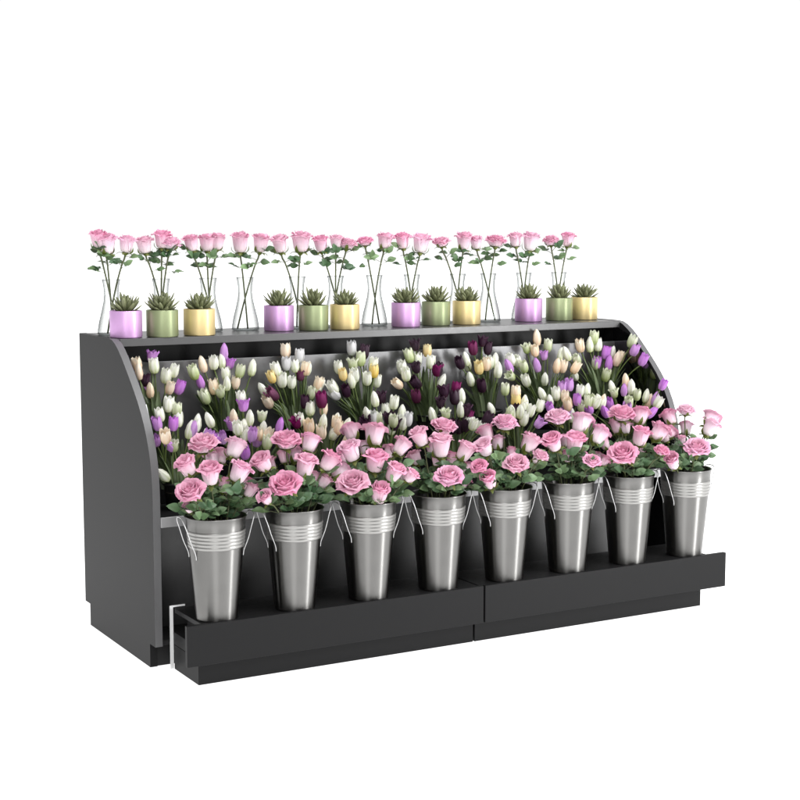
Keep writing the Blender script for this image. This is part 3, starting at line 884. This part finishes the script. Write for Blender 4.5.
for b_i in range(8):
    rows = [(k, r) for k, r in enumerate(BUCKET_ROSES) if r[0] == b_i]
    lab = rank_labels([(k, r[3], RD[r[5]]) for k, r in rows], '', 'in the %s steel bucket from the left' % ORD[b_i])
    bx = A + P*b_i
    for k, r in rows:
        rnd = random.Random(100+k)
        pos = Vector(r[1:4]); off = Vector((pos.x-bx, pos.y-YB, 0)); rise = pos.z-ZR
        if off.length > .2: off *= .2/off.length
        tilt = off.length/(rise+.16)
        ax = Vector((off.x*3.2, off.y*3.2, .55))
        if r[5][0] == 'O':
            low = rise < .13
            ax = Vector((off.x*2.0 - (.16 if low else .08), -(.36 if low else .16), .80))
        root = (bx + rnd.uniform(-.03,.03) - off.x*.15, YB + rnd.uniform(-.03,.03), ZF+.02)
        ctrl = Vector((bx + off.x*.35, YB + off.y*.35, ZR + min(.03, rise*.3)))
        make_rose(pos, root, ctrl, ax, r[4], r[5], lab[k], 'pink roses in the steel buckets', (ZR-.012, max(ZR+.03, min(ZR+.10, pos.z-.06))), 6, .036, rnd, reach=1.35)

# ------------------------------------------------------------------ glass vases with roses on the cabinet top
VH = .203
vz = thing('glass_vase', '', 'vase', (0,0,0), 'clear glass flask vases along the cabinet top')
outer = [(0,.0),(.048,.0),(.0525,.004),(.0515,.02),(.046,.05),(.037,.085),(.029,.12),(.0265,.145),(.0275,.17),(.031,.192),(.0335,VH)]
inner_ = [(.0328,VH+.0002),(.0300,.192),(.0265,.17),(.0255,.145),(.0280,.12),(.0360,.085),(.0450,.05),(.0505,.02),(.0495,.006),(.0465,.003),(0,.003)]
q = MB(); q.lathe(outer + inner_, 48); q.build('vase_body', gl, vz)
for i, (vx, vy) in enumerate(VASES):
    lb = 'clear glass flask vase holding long stemmed roses, %s from the left' % ORD[i]
    loc = (vx, vy, H)
    if i == 0: vz.location = loc; vz['label'] = lb
    else: copy_thing(vz, loc, lb)
    rows = sorted([r for r in VASE_ROSES if r[0] == i], key=lambda r: r[1])
    nm = {1:['single'],2:['left','right'],3:['left','middle','right']}[len(rows)]
    for k, r in enumerate(rows):
        rnd = random.Random(300+i*5+k)
        pos = Vector(r[1:4]); off = pos.x - vx
        col = 'pale pink' if 'p' in r[5] else 'pink'
        lb = '%s long stemmed %s rose in the %s glass vase from the left' % (nm[k], col, ORD[i])
        root = (vx - max(-.022,min(.022,off*.4)) + rnd.uniform(-.006,.006), vy + rnd.uniform(-.015,.015), H+.006)
        ctrl = Vector((vx + max(-.016,min(.016,off*.25)), vy, H+VH*.95))
        make_rose(pos, root, ctrl, Vector((off*2.2, (pos.y-vy)*2-.05, 1)), r[4]*1.02, r[5], lb, 'roses in the glass vases', (H+VH+.018, pos.z-.038), 4, .031, rnd, stem_r=.0032, reach=1.15)

# ------------------------------------------------------------------ potted succulents
SUC_MES = []
for sv in range(4):
    SM = MB(); rs = random.Random(5+sv); NL = 40 + 4*sv
    for k in range(NL):
        u = (k+.5)/NL; el = R(88) - u*R(62+4*sv) + rs.uniform(-.1,.1); a = k*GA + rs.uniform(-.25,.25); ln = (.038 + .022*math.sin(u*2.6))*rs.uniform(.82,1.12) ; 
        d = Vector((math.cos(a)*math.cos(el), math.sin(a)*math.cos(el), math.sin(el)))
        base = Vector((math.cos(a)*.012*u, math.sin(a)*.012*u, .004+.010*(1-u)))
        s = d.cross(Vector((0,0,1))).normalized() if abs(d.z) < .99 else Vector((1,0,0)); n = s.cross(d)
        wmax = .0088 + .0022*u
        cs = []; NV = 7; vs = []; gs = []
        for j in range(NV+1):
            t = j/NV; w = wmax*.85*math.sin(math.pi*(.12+.84*t**1.3))**.7; th = w*.55
            c0 = base + d*(ln*t) + Vector((0,0,.16*ln*t*t))
            for (cu, cn) in ((-1,.15),(-.5,-.75),(.5,-.75),(1,.15),(.4,.45),(-.4,.45)):
                vs.append(c0 + s*(cu*w) + n*(cn*th)); gs.append(t)
        fs = [(j*6+q1, j*6+(q1+1)%6, (j+1)*6+(q1+1)%6, (j+1)*6+q1) for j in range(NV) for q1 in range(6)] + [tuple(range(NV*6, NV*6+6))]
        SM.add(vs, fs, gs, t=rs.random())
    SUC_MES.append(SM.mesh('succulent', SUCC))
PR = .0575; PH = .096
q = MB(); q.lathe([(0,.0),(PR-.003,.0),(PR,.003),(PR,PH-.0015),(PR-.0012,PH),(PR-.0045,PH),(PR-.006,PH-.003),(PR-.006,.02),(0,.02)], 56)
POTB = [q.mesh('pot_body', m_) for _, m_ in POTS]
q = MB(); q.lathe([(0,PH-.010),(.03,PH-.011),(PR-.0065,PH-.013),(PR-.0065,PH-.03),(0,PH-.03)], 24); SOIL_ME = q.mesh('soil', SOIL)
for i, (px_, py_) in enumerate(POTXY):
    cn = POTS[i%3][0]
    t = thing('potted_succulent', '%s cylinder pot with an olive green succulent, %s %s pot from the left' % (cn, ORD[i//3], cn.split()[0]), 'potted plant', (px_,py_,H), 'potted succulents along the cabinet top')
    inst('pot_body', POTB[i%3], t); inst('soil', SOIL_ME, t)
    inst('succulent', SUC_MES[(i*3+i//4)%4], t, (0,0,PH-.014), Matrix.Rotation(i*1.7, 3, 'Z'), (1.0,1.0,1.02+.05*math.sin(i*2.1)))

# ------------------------------------------------------------------ tulips
TCOL = {'W':('closed','cup','closed','cup'), 'G':('cup','open','cup','cup'), 'P':('cup','cup','closed','cup'), 'Y':('cup','cup','cup','cup'), 'L':('cup','open','cup','closed'), 'M':('cup','open','cup','cup'), 'D':('cup','open','open','cup'), 'S':('cup','cup','cup','cup')}
def bunch(rows_all, yy, zz_, shelf, size0):
    for b_i in range(9):
        rows = [(k, r) for k, r in enumerate(rows_all) if r[0] == b_i]
        if not rows: continue
        lab = rank_labels([(k, r[3], TN[r[4]] + ' tulip') for k, r in rows], '', 'in the %s %s shelf bunch from the left' % (ORD[b_i], shelf))
        bx = A + P*b_i - (.012 if b_i == 7 else 0)
        for k, r in rows:
            rnd = random.Random(900 + k + (500 if shelf == 'upper' else 0))
            pos = Vector(r[1:4])
            best = min(range(8), key=lambda i_: abs(A + P*i_ - pos.x)) if b_i == 8 else b_i
            off = Vector((pos.x-bx, pos.y-yy, 0))
            root = Vector((bx + max(-.04,min(.04,off.x*.45)) + rnd.uniform(-.012,.012), yy + rnd.uniform(-.03,.03), zz_+.07))
            t = thing('tulip', lab[k], 'tulip', root, 'tulips in the black pots on the %s shelf' % shelf)
            rise = max(.05, pos.z - root.z)
            lean = off.x/(rise+.1)
            ax = Vector((lean*1.0 + rnd.uniform(-.12,.12), off.y/(rise+.1)*.8 - rnd.uniform(.0,.25), 1))
            if r[3] < zz_ + .24 and rnd.random() < .35: ax.x += math.copysign(.7, off.x)
            ax.normalize()
            kd = rnd.choice(TCOL[r[4]]); s = size0*{'closed':.93,'cup':.92,'open':.80}[kd]*rnd.uniform(.9,1.1)
            if r[4] in 'DM': s *= 1.08
            base = pos - ax*(s*.55)
            inst('tulip_bloom', TUL_ME[r[4], kd, rnd.randrange(2)], t, base-root, basis(ax, rnd.uniform(0,6.28)), (s,s,s))
            ctrl = Vector((root.x + (base.x-root.x)*.35, root.y + (base.y-root.y)*.3, root.z + rise*.6))
            pts = bez(root, ctrl, base + ax*.002, 10)
            st = MB(); st.tube([p-root for p in pts], .0024, 6); st.build('stem', TSTEM, t)
            lv = MB()
            for q_i in range(4):
                a = rnd.uniform(0,6.28); L_ = rise*rnd.uniform(.55,.95); w = rnd.uniform(.008,.015); bend = rnd.uniform(.1,.35)
                dx, dy = math.cos(a)*bend*.35 + off.x/rise*.5, math.sin(a)*bend*.25
                p0 = Vector((rnd.uniform(-.006,.006), rnd.uniform(-.006,.006), 0))
                sd = Vector((-math.sin(a), math.cos(a), 0)); nn = Vector((math.cos(a), math.sin(a), 0))
                def fn(u, t_, p0=p0, dx=dx, dy=dy, L_=L_, w=w, sd=sd, nn=nn):
                    c0 = p0 + Vector((dx*L_*t_*t_*1.3, dy*L_*t_*t_*1.3, L_*t_*(1-.12*t_)))
                    ww = w*math.sin(math.pi*(.18+.80*t_))**.8
                    return c0 + sd*(u*ww) + nn*(abs(u)*ww*.5)
                lv.grid(fn, 4, 9, rnd.random()**2)
            lv.build('leaves', TLEAF, t)
bunch(UPPER_TULIPS, UY, UZ, 'upper', .053)
bunch(LOWER_TULIPS, LY, LZ, 'lower', .052)

# ------------------------------------------------------------------ camera
F_, CX, CY, CZ, YAW, PIT = CAM
cd = bpy.data.cameras.new('camera'); co = bpy.data.objects.new('camera', cd); COL.objects.link(co); sc.camera = co
cd.sensor_fit = 'HORIZONTAL'; cd.sensor_width = 36; cd.lens = F_/800*36; cd.clip_start = .05; cd.clip_end = 500
fw = Vector((math.sin(YAW)*math.cos(PIT), math.cos(YAW)*math.cos(PIT), -math.sin(PIT)))
rt = Vector((math.cos(YAW), -math.sin(YAW), 0)); up = rt.cross(fw)
co.matrix_world = Matrix(((rt.x,up.x,-fw.x,CX),(rt.y,up.y,-fw.y,CY),(rt.z,up.z,-fw.z,CZ),(0,0,0,1)))
sc.view_settings.view_transform = 'Standard'; sc.view_settings.look = 'None'; sc.view_settings.exposure = 0; sc.view_settings.gamma = 1
sc.cycles.max_bounces = 14; sc.cycles.transmission_bounces = 12; sc.cycles.glossy_bounces = 6; sc.cycles.diffuse_bounces = 5
sc.cycles.use_denoising = True
sc.cycles.caustics_reflective = False
